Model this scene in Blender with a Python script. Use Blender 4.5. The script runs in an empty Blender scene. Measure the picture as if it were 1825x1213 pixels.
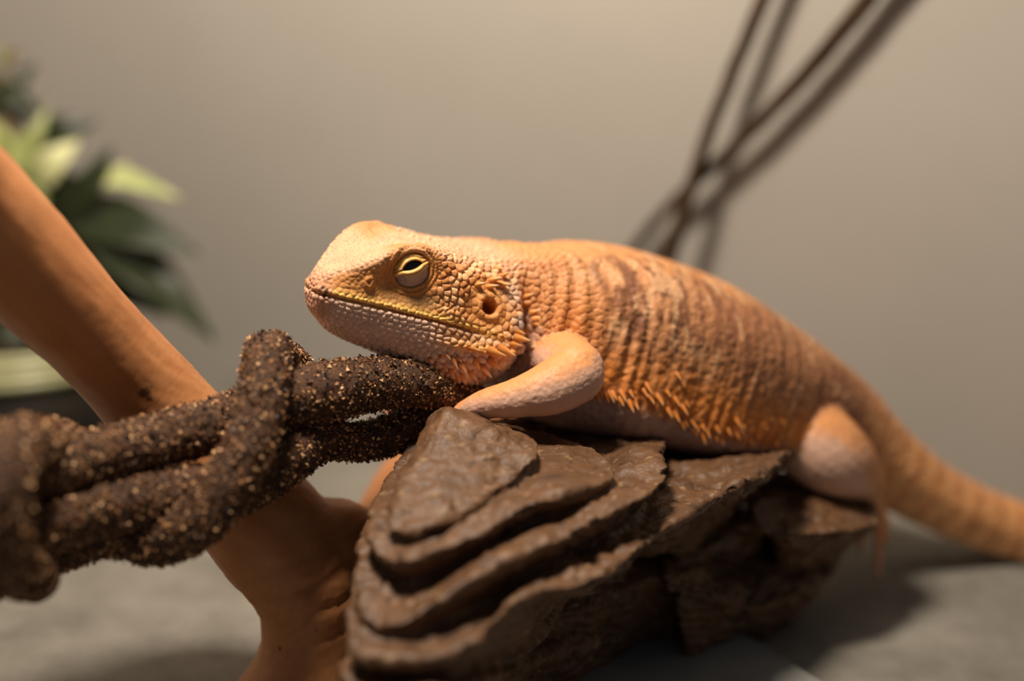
import bpy, math, random
import numpy as np
from mathutils import Vector, Matrix, kdtree
from mathutils.bvhtree import BVHTree

random.seed(7)
rng = np.random.default_rng(7)
CM = 0.01                      # all modelling below is in centimetres
scn = bpy.context.scene
COL = scn.collection

# ------------------------------------------------------------------ camera
PITCH = math.radians(17.0)
CAM_H = 18.0
FPX = 1825 * 50 / 36.0
cam = bpy.data.cameras.new('camera')
cam.lens = 50.0; cam.sensor_width = 36.0
cam.clip_start = 0.005; cam.clip_end = 20
cam.dof.use_dof = True
cam.dof.focus_distance = 31.5 * CM
cam.dof.aperture_fstop = 3.5
camo = bpy.data.objects.new('camera', cam); COL.objects.link(camo)
camo.location = (0, 0, CAM_H * CM)
camo.rotation_euler = (math.radians(90) - PITCH, 0, 0)
scn.camera = camo

# ------------------------------------------------------------------ world, lamp, exposure
w = bpy.data.worlds.new('world'); scn.world = w; w.use_nodes = True
bg = w.node_tree.nodes['Background']
bg.inputs[0].default_value = (0.80, 0.86, 1.0, 1); bg.inputs[1].default_value = 0.07
lamp = bpy.data.lights.new('basking_lamp_offscreen', 'POINT')
lamp.energy = 6.7; lamp.color = (1.0, 0.855, 0.69); lamp.shadow_soft_size = 0.034
lampo = bpy.data.objects.new('basking_lamp_offscreen', lamp); COL.objects.link(lampo)
lampo.location = (-0.066, 0.268, 0.375)
scn.view_settings.view_transform = 'Standard'
scn.view_settings.look = 'None'
scn.view_settings.exposure = 0.0
scn.view_settings.gamma = 1.0
scn.view_settings.use_curve_mapping = False

# ------------------------------------------------------------------ helpers
CP, SP = math.cos(PITCH), math.sin(PITCH)
def P(px, py, d):
    """a point of the place (cm): picture position seen at depth d"""
    x = (px - 912.5) / FPX * d; u = -(py - 606.5) / FPX * d
    return np.array([x, d * CP + u * SP, CAM_H - d * SP + u * CP])
def Pz(px, py, z):
    """a point of the place at height z (cm)"""
    r = P(px, py, 1.0) - np.array([0, 0, CAM_H])
    return np.array([0, 0, CAM_H]) + r * ((z - CAM_H) / r[2])
def unit(v):
    v = np.asarray(v, float); return v / max(1e-12, np.linalg.norm(v))
def srgb(r, g, b):
    c = np.array([r, g, b], float) / 255.0
    return np.where(c <= 0.04045, c / 12.92, ((c + 0.055) / 1.055) ** 2.4)
def sm(a, b, x):
    t = np.clip((x - a) / (b - a), 0, 1); return t * t * (3 - 2 * t)
def _h(ix, iy, iz, seed):
    n = (ix.astype(np.uint32) * np.uint32(374761393) + iy.astype(np.uint32) * np.uint32(668265263)
         + iz.astype(np.uint32) * np.uint32(2147483647) + np.uint32((seed * 974634547) & 0xffffffff))
    n = (n ^ (n >> np.uint32(13))) * np.uint32(1274126177)
    n = n ^ (n >> np.uint32(16))
    n = (n * np.uint32(2246822519)); n = n ^ (n >> np.uint32(15))
    return n.astype(np.float64) / 4294967295.0
def vnoise(p, seed=0):
    f = np.floor(p); i = f.astype(np.int64); t = p - f; t = t * t * t * (t * (t * 6 - 15) + 10)
    r = 0
    for dx in (0, 1):
        for dy in (0, 1):
            for dz in (0, 1):
                wgt = ((t[:, 0] if dx else 1 - t[:, 0]) * (t[:, 1] if dy else 1 - t[:, 1]) * (t[:, 2] if dz else 1 - t[:, 2]))
                r = r + wgt * _h(i[:, 0] + dx, i[:, 1] + dy, i[:, 2] + dz, seed)
    return r * 2 - 1
def fbm(p, seed=0, oct=4, gain=0.5):
    a, s, r = 1.0, 0.0, 0
    for o in range(oct):
        r = r + a * vnoise(p * (2.03 ** o), seed + o); s += a; a *= gain
    return r / s
def pchip(x, y, q):
    x = np.asarray(x, float); y = np.asarray(y, float); sh = y.shape[1:]; y = y.reshape(len(x), -1)
    h = np.diff(x)[:, None]; dl = np.diff(y, axis=0) / h
    m = np.zeros_like(y); m[0] = dl[0]; m[-1] = dl[-1]
    w1 = 2 * h[1:] + h[:-1]; w2 = h[1:] + 2 * h[:-1]
    ok = dl[:-1] * dl[1:] > 0
    with np.errstate(all='ignore'):
        hm = (w1 + w2) / (w1 / dl[:-1] + w2 / dl[1:])
    m[1:-1] = np.where(ok, hm, 0)
    i = np.clip(np.searchsorted(x, q) - 1, 0, len(x) - 2)
    hh = h[i]; t = ((np.asarray(q) - x[i]) [:, None]) / hh
    r = ((1 + 2 * t) * (1 - t) ** 2) * y[i] + t * (1 - t) ** 2 * hh * m[i] + t * t * (3 - 2 * t) * y[i + 1] + t * t * (t - 1) * hh * m[i + 1]
    return r.reshape((len(i),) + sh)
def catmull(x, y, q):
    """smooth (C1) interpolation, non-uniform"""
    x = np.asarray(x, float); y = np.asarray(y, float); sh = y.shape[1:]; y = y.reshape(len(x), -1)
    h = np.diff(x)[:, None]; dl = np.diff(y, axis=0) / h
    m = np.zeros_like(y); m[0] = dl[0]; m[-1] = dl[-1]
    m[1:-1] = (dl[:-1] * h[1:] + dl[1:] * h[:-1]) / (h[1:] + h[:-1])
    i = np.clip(np.searchsorted(x, q) - 1, 0, len(x) - 2)
    hh = h[i]; t = ((np.asarray(q) - x[i])[:, None]) / hh
    r = ((1 + 2 * t) * (1 - t) ** 2) * y[i] + t * (1 - t) ** 2 * hh * m[i] + t * t * (3 - 2 * t) * y[i + 1] + t * t * (t - 1) * hh * m[i + 1]
    return r.reshape((len(i),) + sh)
def smooth_path(pts, n):
    pts = np.asarray(pts, float)
    x = np.r_[0, np.cumsum(np.linalg.norm(np.diff(pts[:, :3], axis=0), axis=1))]
    return catmull(x, pts, np.linspace(0, x[-1], n))

# ---- mesh / object helpers
def new_mesh(name, V, F, smooth=True, scale=CM):
    me = bpy.data.meshes.new(name)
    V = np.asarray(V, float) * scale
    me.from_pydata(V.tolist() if len(V) < 2000 else V, [], F.tolist() if isinstance(F, np.ndarray) else F)
    if smooth: me.polygons.foreach_set('use_smooth', np.ones(len(me.polygons), bool))
    me.update(); return me
def obj(name, me, mat=None, parent=None, kind=None):
    o = bpy.data.objects.new(name, me); COL.objects.link(o)
    if mat is not None and me is not None and len(me.materials) == 0: me.materials.append(mat)
    if parent is not None: o.parent = parent
    if kind: o['kind'] = kind
    return o
def thing(name, label, cat, group=None, loc=None):
    o = bpy.data.objects.new(name, None); COL.objects.link(o); o.empty_display_size = 0.01
    o['label'] = label; o['category'] = cat
    if group: o['group'] = group
    return o
def tag(o, label, cat, group=None):
    o['label'] = label; o['category'] = cat
    if group: o['group'] = group
    return o
def set_col(me, C, name='col'):
    a = me.attributes.new(name, 'FLOAT_COLOR', 'POINT')
    C = np.c_[C, np.ones(len(C))] if C.shape[1] == 3 else C
    a.data.foreach_set('color', C.astype(np.float32).ravel())
def grid_faces(nu, nv, wrap=True, off=0):
    i = np.arange(nu - 1)[:, None]; j = np.arange(nv if wrap else nv - 1)[None, :]
    j2 = (j + 1) % nv
    a = i * nv + j; b = i * nv + j2; c = (i + 1) * nv + j2; d = (i + 1) * nv + j
    return (np.stack([a, b, c, d], -1).reshape(-1, 4) + off)
def tube(pts, nseg=16, n=None, cap=True, squash=None):
    """pts rows: x y z r ; returns V,F of a round-ended closed tube"""
    pts = np.asarray(pts, float)
    L = np.linalg.norm(np.diff(pts[:, :3], axis=0), axis=1).sum()
    if n is None: n = max(8, int(L / 0.12))
    q = smooth_path(pts, n); C = q[:, :3]; R = q[:, 3]
    T = np.gradient(C, axis=0); T /= np.linalg.norm(T, axis=1)[:, None]
    if cap:                                  # rounded ends
        k = 5; a0, a1 = [], []
        for m in range(k):
            th = math.pi / 2 * (1 - m / k)
            a0.append((C[0] - T[0] * R[0] * math.sin(th), R[0] * max(0.02, math.cos(th)), T[0]))
            a1.insert(0, (C[-1] + T[-1] * R[-1] * math.sin(th), R[-1] * max(0.02, math.cos(th)), T[-1]))
        C = np.r_[[a[0] for a in a0], C, [a[0] for a in a1]]
        R = np.r_[[a[1] for a in a0], R, [a[1] for a in a1]]
        T = np.r_[[a[2] for a in a0], T, [a[2] for a in a1]]
    N = np.zeros_like(C); ref = np.array([0, 0, 1.0])
    if abs(T[0] @ ref) > 0.9: ref = np.array([0, 1.0, 0])
    N[0] = unit(ref - T[0] * (ref @ T[0]))
    for i in range(1, len(C)):
        N[i] = unit(N[i - 1] - T[i] * (N[i - 1] @ T[i]))
    B = np.cross(T, N)
    an = np.linspace(0, 2 * math.pi, nseg, endpoint=False)
    V = C[:, None] + R[:, None, None] * (np.cos(an)[None, :, None] * N[:, None] + np.sin(an)[None, :, None] * B[:, None])
    V = V.reshape(-1, 3); nu = len(C)
    F = grid_faces(nu, nseg).tolist()
    F.append(list(range(nseg))[::-1]); F.append(list(range((nu - 1) * nseg, nu * nseg)))
    return V, F
def join(parts):
    V, F, o = [], [], 0
    for v, f in parts:
        V.append(np.asarray(v)); F += [[int(k) + o for k in q] for q in (f.tolist() if isinstance(f, np.ndarray) else f)]; o += len(v)
    return np.concatenate(V), F
def remesh(V, F, voxel):
    me = bpy.data.meshes.new('tmp'); me.from_pydata(np.asarray(V, float).tolist(), [], [list(f) for f in F]); me.update()
    o = bpy.data.objects.new('tmp', me); COL.objects.link(o)
    m = o.modifiers.new('r', 'REMESH'); m.mode = 'VOXEL'; m.voxel_size = voxel; m.adaptivity = 0
    dg = bpy.context.evaluated_depsgraph_get(); e = o.evaluated_get(dg); em = e.to_mesh()
    n = len(em.vertices); v = np.empty(n * 3); em.vertices.foreach_get('co', v)
    ls = np.empty(len(em.loops), np.int32); em.loops.foreach_get('vertex_index', ls)
    e.to_mesh_clear(); bpy.data.objects.remove(o); bpy.data.meshes.remove(me)
    return v.reshape(-1, 3), ls.reshape(-1, 4)
def edges_of(F):
    e = np.concatenate([F[:, [0, 1]], F[:, [1, 2]], F[:, [2, 3]], F[:, [3, 0]]])
    return e
def laplace(V, F, it=2, lam=0.5, wgt=None):
    e = edges_of(F); n = len(V); V = V.copy()
    deg = np.bincount(e[:, 0], minlength=n) + np.bincount(e[:, 1], minlength=n)
    for _ in range(it):
        A = np.stack([np.bincount(e[:, 0], V[e[:, 1], k], n) + np.bincount(e[:, 1], V[e[:, 0], k], n) for k in range(3)], 1) / np.maximum(deg, 1)[:, None]
        V += (A - V) * (lam if wgt is None else (lam * wgt)[:, None])
    return V
def normals_of(V, F):
    a = V[F[:, 2]] - V[F[:, 0]]; b = V[F[:, 3]] - V[F[:, 1]]; fn = np.cross(a, b); n = len(V)
    N = np.zeros((n, 3))
    for k in range(3):
        s = 0
        for c in range(4): s = s + np.bincount(F[:, c], fn[:, k], n)
        N[:, k] = s
    return N / np.maximum(1e-12, np.linalg.norm(N, axis=1))[:, None]

# ---- material helpers
def mat(name, color=(0.5, 0.5, 0.5), rough=0.6, spec=0.4):
    m = bpy.data.materials.new(name); m.use_nodes = True
    b = m.node_tree.nodes['Principled BSDF']
    b.inputs['Base Color'].default_value = (*color, 1); b.inputs['Roughness'].default_value = rough
    b.inputs['Specular IOR Level'].default_value = spec
    return m
def nd(m, t, **kw):
    n = m.node_tree.nodes.new(t)
    for k, v in kw.items():
        if k in n.inputs: n.inputs[k].default_value = v
        else: setattr(n, k, v)
    return n
def lk(m, a, b): m.node_tree.links.new(a, b)
def bsdf(m): return m.node_tree.nodes['Principled BSDF']
def noise_mat(name, stops, scale=100.0, rough=0.6, spec=0.3, bump=0.0, bscale=None, bdist=0.0005, detail=6, stretch=(1, 1, 1), nrough=0.6):
    m = mat(name, (0.5, 0.5, 0.5), rough, spec)
    tc = nd(m, 'ShaderNodeTexCoord'); mp = nd(m, 'ShaderNodeMapping'); mp.inputs['Scale'].default_value = stretch
    lk(m, tc.outputs['Object'], mp.inputs['Vector'])
    n = nd(m, 'ShaderNodeTexNoise', Scale=scale, Detail=detail, Roughness=nrough); lk(m, mp.outputs[0], n.inputs['Vector'])
    r = nd(m, 'ShaderNodeValToRGB'); lk(m, n.outputs['Fac'], r.inputs['Fac'])
    el = r.color_ramp.elements
    while len(el) < len(stops): el.new(0.5)
    for e, (p_, c) in zip(el, stops): e.position = p_; e.color = (*c, 1)
    lk(m, r.outputs['Color'], bsdf(m).inputs['Base Color'])
    if bump:
        n2 = nd(m, 'ShaderNodeTexNoise', Scale=bscale or scale, Detail=8, Roughness=0.65); lk(m, mp.outputs[0], n2.inputs['Vector'])
        b = nd(m, 'ShaderNodeBump', Strength=bump, Distance=bdist); lk(m, n2.outputs['Fac'], b.inputs['Height'])
        lk(m, b.outputs[0], bsdf(m).inputs['Normal'])
    return m
def attr_mat(name, rough=0.5, spec=0.35, bump=0.0, bscale=400, bdist=0.0002, voro=None):
    m = mat(name, (0.5, 0.5, 0.5), rough, spec)
    a = nd(m, 'ShaderNodeAttribute', attribute_name='col'); lk(m, a.outputs['Color'], bsdf(m).inputs['Base Color'])
    if bump:
        tc = nd(m, 'ShaderNodeTexCoord')
        n2 = nd(m, 'ShaderNodeTexNoise', Scale=bscale, Detail=6, Roughness=0.6); lk(m, tc.outputs['Object'], n2.inputs['Vector'])
        b = nd(m, 'ShaderNodeBump', Strength=bump, Distance=bdist); lk(m, n2.outputs['Fac'], b.inputs['Height'])
        last = b
        if voro:
            v = nd(m, 'ShaderNodeTexVoronoi', Scale=voro); lk(m, tc.outputs['Object'], v.inputs['Vector'])
            b2 = nd(m, 'ShaderNodeBump', Strength=0.5, Distance=bdist); b2.invert = True
            lk(m, v.outputs['Distance'], b2.inputs['Height']); lk(m, b.outputs[0], b2.inputs['Normal']); last = b2
        lk(m, last.outputs[0], bsdf(m).inputs['Normal'])
    return m

# ================================================================== THE SETTING
def poly_prism(V2, z0, z1):
    n = len(V2)
    V = [(x, y, z0) for x, y in V2] + [(x, y, z1) for x, y in V2]
    F = [list(range(n))[::-1], list(range(n, 2 * n))] + [[i, (i + 1) % n, n + (i + 1) % n, n + i] for i in range(n)]
    return np.array(V, float), F
WA = np.array([15.3, 41.2]); WD = unit([-26, 12.6]); WN = np.array([WD[1], -WD[0]]); WN = WN if WN[1] < 0 else -WN   # back wall line, normal to the viewer
corner = WA + WD * 43
m_wall = noise_mat('wall_paint', [(0.3, srgb(168, 164, 157)), (0.7, srgb(176, 171, 164))], scale=9, rough=0.55, spec=0.25, bump=0.05, bscale=250, bdist=0.0003)
def wall(name, a, b, nrm, h=55, t=1.2):
    a = np.asarray(a); b = np.asarray(b)
    V, F = poly_prism([a, b, b - nrm * t, a - nrm * t], -0.5, h)
    return obj(name, new_mesh(name, V, F, False), m_wall, kind='structure')
wall('wall_back', corner - WD * -1.2, WA - WD * 40, WN)
wall('wall_left', corner, corner + WN * 75, -WD)
m_floor = noise_mat('floor_stone', [(0.28, srgb(104, 101, 94)), (0.5, srgb(132, 128, 120)), (0.72, srgb(156, 152, 143))], scale=28, rough=0.75, spec=0.2, bump=0.35, bscale=420, bdist=0.0006, nrough=0.68)
fl = [corner + WD * 1 - WN * 1, WA - WD * 41 - WN * 1, WA - WD * 41 + WN * 76, corner + WD * 1 + WN * 76]
V, F = poly_prism(fl, -1.0, 0.0)
obj('floor', new_mesh('floor', V, F, False), m_floor, kind='structure')

# flat slate tile under the rock
tile = [Pz(x, y, 0.35)[:2] for x, y in ((1215, 1062), (1468, 1216), (1500, 1420), (930, 1430), (1010, 1075))]
V, F = poly_prism(tile, 0.0, 0.35)
m_tile = noise_mat('slate', [(0.3, srgb(126, 127, 125)), (0.7, srgb(150, 150, 146))], scale=45, rough=0.7, spec=0.25, bump=0.3, bscale=300, bdist=0.0004)
tag(obj('slate_tile', new_mesh('slate_tile', V, F, False), m_tile), 'flat grey slate tile lying on the floor under the layered rock', 'tile')

# ================================================================== LAYERED ROCK
def slab(front, back, drops, dome=None, n=160):
    """front: picture/depth rows of the lip from left to right; back: closing points (cm); drops: (down, inset) rings"""
    pts = [P(*f) for f in front] + [np.asarray(b, float) for b in back]
    L = smooth_path(np.array(pts + [pts[0]]), n + 1)[:-1]
    c = L.mean(0) if dome is None else np.asarray(dome, float)
    rings = []
    for t in (0.03, 0.25, 0.5, 0.75, 0.9, 0.97):                       # the top
        q = L * t + c * (1 - t)
        rings.append(q)
    rings.append(L)
    ch = L.mean(0)
    for dn, ins in drops:
        q = L.copy(); q[:, 2] -= dn
        dirs = ch[:2] - L[:, :2]; ln = np.linalg.norm(dirs, axis=1)[:, None]
        q[:, :2] += dirs / ln * np.minimum(ins, ln * 0.9)
        q[:, 2] = np.maximum(q[:, 2], 0.0 if dn > 2.5 else 0.3)
        rings.append(q)
    V = np.concatenate(rings)
    F = grid_faces(len(rings), n).tolist()
    F.append(list(range(n))[::-1]); F.append(list(range((len(rings) - 1) * n, len(rings) * n)))
    return V, F
s1 = slab([(752, 776, 31.2), (715, 850, 29.6), (694, 905, 28.7), (692, 938, 28.2), (735, 946, 28.0), (800, 925, 28.3), (870, 880, 28.9), (930, 838, 29.6), (962, 802, 30.2), (948, 778, 31.0)],
          [P(905, 758, 31.6), P(840, 732, 31.6), P(785, 728, 31.6)], [(0.10, 0.03), (0.50, 0.42), (1.2, 0.5)], dome=P(800, 728, 30.9))
s2 = slab([(690, 850, 31.3), (662, 900, 29.8), (655, 945, 28.8), (672, 985, 28.1), (708, 1000, 27.7), (760, 985, 27.7), (830, 960, 27.9), (910, 915, 28.3), (1000, 882, 28.9), (1070, 862, 29.6), (1096, 845, 30.1), (1075, 805, 31.2)],
          [P(1000, 775, 32.5), P(880, 752, 32.6), P(760, 760, 32.6)], [(0.10, 0.02), (0.6, 0.48), (1.3, 0.5)], dome=P(860, 770, 31.4) - np.array([0, 0, .3]))
s3 = slab([(668, 900, 31.4), (643, 960, 29.8), (636, 1020, 28.6), (640, 1085, 27.6), (668, 1112, 27.2), (715, 1108, 27.0), (770, 1075, 27.1), (840, 1030, 27.4), (910, 992, 27.8), (1000, 955, 28.3), (1080, 915, 28.9), (1150, 880, 29.6), (1186, 850, 30.4), (1180, 810, 31.6)],
          [P(1150, 765, 35.4), P(1050, 744, 35.8), P(930, 738, 35.4), P(760, 790, 32.8)], [(0.12, 0.02), (0.65, 0.5), (1.4, 0.6)], dome=P(980, 775, 32.6) - np.array([0, 0, .35]))
s4 = slab([(655, 960, 31.6), (628, 1040, 29.4), (618, 1110, 27.6), (632, 1160, 26.9), (700, 1172, 26.6), (780, 1168, 26.7), (845, 1140, 27.0), (890, 1090, 27.4), (945, 1052, 27.8), (1030, 1040, 28.0), (1100, 1002, 28.6), (1170, 950, 29.8), (1240, 905, 31.0), (1300, 868, 32.0), (1370, 836, 33.2), (1396, 812, 34.0)],
          [P(1408, 800, 36.3), P(1400, 768, 38.3), P(1330, 770, 38.5), P(1150, 770, 37.0), P(900, 790, 35.0), P(720, 850, 32.8)], [(0.15, 0.0), (0.55, 0.5), (1.1, 2.0), (1.9, 3.6)], dome=P(1080, 800, 33.2) - np.array([0, 0, 0.5]))
s5 = slab([(650, 1060, 31.5), (622, 1150, 28.6), (618, 1215, 26.8), (660, 1245, 26.2), (740, 1235, 26.2), (820, 1222, 26.9), (870, 1205, 28.2), (930, 1185, 30.0), (1000, 1160, 32.2), (1075, 1125, 34.0)],
          [P(1085, 1000, 37.0), P(900, 960, 36.0), P(740, 950, 32.8)], [(0.15, 0.0), (0.8, 0.4), (2.2, 0.6), (6.0, 0.9)])
s8 = slab([(860, 1150, 31.0), (1000, 1090, 32.8), (1150, 1030, 34.0), (1290, 960, 35.4), (1380, 900, 36.3)], [P(1380, 860, 38.5), P(1100, 900, 38.0), P(850, 1000, 35.0)], [(0.2, 0.0), (1.0, 0.3), (6.0, 0.8)])
# rear ledge
s6 = slab([(1340, 900, 35.0), (1362, 942, 34.8), (1420, 950, 34.6), (1482, 950, 34.9), (1540, 938, 35.5), (1566, 925, 36.2), (1560, 900, 37.0)],
          [P(1540, 880, 38.2), P(1450, 850, 38.6), P(1340, 840, 38.0)], [(0.12, 0.0), (0.5, 0.35), (1.1, 0.9), (1.8, 1.6)], dome=P(1430, 868, 36.5))
s7 = slab([(1180, 1030, 33.5), (1260, 1060, 34.2), (1350, 1075, 34.9), (1420, 1060, 35.4), (1480, 1020, 36.4), (1490, 990, 37.4)],
          [P(1400, 930, 38.5), P(1200, 950, 36.5)], [(0.2, 0.1), (0.7, 0.5), (4.0, 1.2)])
V, F = join([s1, s2, s3, s4, s5, s6, s7, s8])
V, F = remesh(V, F, 0.062)
V = laplace(V, F, 2, 0.5); N = normals_of(V, F)
rough_edge = np.clip(fbm(V * np.array([0.5, 0.5, 0.8]), 31, 3) * 1.6 + 0.35, 0, 1)
crag = sm(-2.5, 3.0, V[:, 0])
dsp = (0.12 + .06 * crag) * fbm(V * 1.1, 3, 3) + 0.05 * fbm(V * 3.2, 11, 3) * (0.4 + rough_edge)
lay = (V[:, 2] * 3.4 + V[:, 0] * 0.5 + 0.7 * fbm(V * 0.7, 5, 3))
dsp += 0.055 * (1 - np.abs(((lay % 1) * 2 - 1))) * (1 - np.abs(N[:, 2])) * 1.2
rag = np.maximum(0, fbm(V * np.array([3.6, 3.6, 7.0]), 17, 4, .6)) * rough_edge * (1 - 0.75 * np.maximum(0, N[:, 2]))
dsp -= (0.24 + .55 * crag) * rag
dsp += .05 * crag * fbm(V * np.array([2.2, 2.2, 4.5]), 47, 3)
dsp -= 0.05 * np.exp(-(fbm(V * 0.9, 41, 3) / 0.035) ** 2) * np.maximum(0, N[:, 2])
V = V + N * dsp[:, None]; V[:, 2] = np.maximum(V[:, 2], 0)
tone = 0.5 + 0.5 * fbm(V * 1.6, 21, 5, 0.62)
c = srgb(70, 47, 31)[None] * (1 - tone[:, None]) + srgb(120, 86, 58)[None] * tone[:, None]
fleck = sm(0.38, 0.62, fbm(V * 6.5, 77, 3)) * 0.55
c = c * (1 - fleck[:, None]) + srgb(178, 146, 112)[None] * fleck[:, None]
pit = sm(0.3, 0.6, fbm(V * 5.0, 99, 3)) * 0.6
c = c * (1 - pit[:, None]) + srgb(44, 30, 22)[None] * pit[:, None]
me = new_mesh('layered_rock', V, F); set_col(me, c)
m_rock = attr_mat('rock_resin', rough=0.45, spec=0.45, bump=0.8, bscale=260, bdist=0.0012)
tag(obj('layered_rock', me, m_rock), 'dark brown rock with stepped slate-like layers that the lizard lies on', 'rock')
BV_ROCK = BVHTree.FromPolygons(V.tolist(), F.tolist())

# ================================================================== DRIFTWOOD
def wood_piece(tubes, voxel, seed):
    V, F = join([tube(t, 24) for t in tubes]); V, F = remesh(V, F, voxel)
    V = laplace(V, F, 8, 0.6); N = normals_of(V, F)
    V = V + N * (0.10 * fbm(V * 0.45, seed, 3) + 0.008 * fbm(V * 2.2, seed + 4, 3))[:, None]
    V[:, 2] = np.maximum(V[:, 2], 0)
    return V, F
def row(px, py, d, r): return np.r_[P(px, py, d), r]
main = [row(-620, -330, 16.5, .12), row(-520, -200, 18.8, .45), row(-420, -60, 20.8, .75), row(-320, 65, 23.0, 1.0), row(-200, 205, 25.6, 1.12), row(-75, 345, 27.7, 1.22), row(45, 474, 29.3, 1.2), row(180, 612, 30.9, 1.08), row(300, 740, 32.2, 1.16), row(420, 868, 32.6, 1.28), row(490, 958, 32.7, 1.42), row(545, 1050, 32.8, 1.24), row(556, 1150, 33.1, 1.2), row(528, 1300, 33.4, 1.9)]

rootr = [row(520, 1000, 32.8, 1.2), row(590, 965, 33.2, 1.05), row(640, 1010, 34.2, 1.0), row(655, 1120, 34.8, 1.1), row(650, 1230, 35.0, 1.2)]
limb = [row(640, 1000, 34.0, 0.9), row(690, 935, 36.0, 0.95), row(735, 868, 38.0, 1.0), row(815, 790, 41.0, 0.95), row(900, 740, 42.5, 0.7)]
V, F = wood_piece([main, rootr, limb], 0.085, 50)
# wrinkles of the grain round the bend
g = np.exp(-(((V - P(590, 1060, 32.0)) / np.array([2.2, 3.0, 1.1])) ** 2).sum(1))
N = normals_of(V, F)
V = V - N * (0.07 * g * np.maximum(0, np.sin(V[:, 2] * 9 - V[:, 0] * 3.0 + 2 * fbm(V * 0.8, 8, 2))))[:, None]
ctr = smooth_path(np.array(main), 160)[:, :3]; tg = np.gradient(ctr, axis=0); tg /= np.linalg.norm(tg, axis=1)[:, None]
near_i = np.array([int(np.argmin(((ctr - q) ** 2).sum(1))) for q in V[::1]]) if len(V) < 60000 else np.concatenate([np.argmin(((ctr[None] - V[i:i + 4000, None]) ** 2).sum(2), 1) for i in range(0, len(V), 4000)])
rad = V - ctr[near_i]; rad /= np.maximum(1e-6, np.linalg.norm(rad, axis=1))[:, None]
grain = fbm(np.c_[rad * 7.0 + tg[near_i] * (near_i * .12)[:, None]], 61, 4, .6)            # streaks running along the branch
V = V + normals_of(V, F) * (.022 * grain)[:, None]
tone = np.clip(0.5 + 0.35 * fbm(V * np.array([1.0, 1.0, 0.6]), 62, 4, 0.6) + .42 * fbm(np.c_[rad * 7.0 + tg[near_i] * (near_i * .12)[:, None]], 163, 4, .6), 0, 1)
c = srgb(166, 106, 64)[None] * (1 - tone[:, None]) + srgb(198, 138, 90)[None] * tone[:, None]
for (px, py, d, r) in ((255, 703, 30.6, 0.15), (262, 716, 30.6, 0.08), (492, 1172, 31.6, 0.05), (575, 1170, 31.6, 0.035), (560, 1130, 31.6, 0.04)):
    # dark knots, set on the wood's own surface
    q = P(px, py, d); dd = np.linalg.norm((V - q)[:, [0, 2]], axis=1); near = (V[:, 1] < q[1] + 1.5)
    k = (1 - sm(r * 0.5, r * 1.2, dd)) * near * 0.85
    c = c * (1 - k[:, None]) + srgb(28, 20, 12)[None] * k[:, None]
me = new_mesh('driftwood', V, F); set_col(me, c)
m_wood = attr_mat('bare_wood', rough=0.5, spec=0.35, bump=0.12, bscale=160, bdist=0.0005)
tag(obj('driftwood', me, m_wood), 'thick smooth orange-brown driftwood branch slanting behind the gritty vine', 'driftwood')

# ================================================================== GRIT-COATED VINE
vine = thing('artificial_vine', 'twisted dark brown gritty vine strands propping up the lizard chin', 'vine')
m_vine = attr_mat('vine_coat', rough=0.6, spec=0.3, bump=0.9, bscale=900, bdist=0.0008)
m_grit = attr_mat('grit_flakes', rough=0.5, spec=0.3)
strands = [
    [row(850, 722, 33.4, .42), row(790, 700, 32.8, .50), row(735, 682, 32.2, .54), row(650, 686, 31.6, .60), row(560, 702, 31.0, .66), row(470, 730, 30.7, .62), row(380, 758, 30.2, .58), row(280, 785, 29.6, .56), row(180, 812, 29.0, .58), row(85, 838, 28.3, .60), row(0, 858, 27.8, .58), row(-150, 890, 27.0, .55), row(-330, 960, 26.2, .5), np.r_[-14.5, 24.0, 2.5, .5], np.r_[-16.5, 24.0, .5, .5]],
    [row(820, 750, 33.3, .46), row(770, 742, 33.0, .52), row(700, 774, 32.4, .46), row(630, 786, 32.0, .42), row(570, 778, 31.4, .52), row(500, 820, 30.6, .62), row(430, 868, 30.0, .58), row(330, 878, 29.5, .58), row(220, 900, 29.0, .56), row(100, 928, 28.3, .58), row(0, 985, 27.6, .56), row(-140, 1040, 27.0, .55), np.r_[-12.5, 25.0, 2.0, .5], np.r_[-14.5, 25.3, .5, .5]],
    [row(555, 735, 32.3, .42), row(530, 672, 32.0, .46), row(497, 640, 31.2, .49), row(476, 634, 30.4, .50), row(471, 672, 29.9, .49), row(463, 735, 29.5, .52), row(440, 802, 29.2, .55), row(402, 868, 29.0, .57), row(352, 930, 29.0, .56), row(288, 962, 29.3, .52), row(200, 952, 29.6, .50), row(110, 972, 29.5, .50), row(0, 1020, 29.0, .5), row(-140, 1080, 28.5, .5)],
    [row(120, 800, 30.0, .5), row(70, 790, 28.0, .52), row(24, 800, 26.6, .55), row(0, 850, 26.0, .58), row(-8, 930, 26.0, .6), row(10, 1000, 26.8, .55), row(60, 1030, 28.0, .5)],
]
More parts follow.
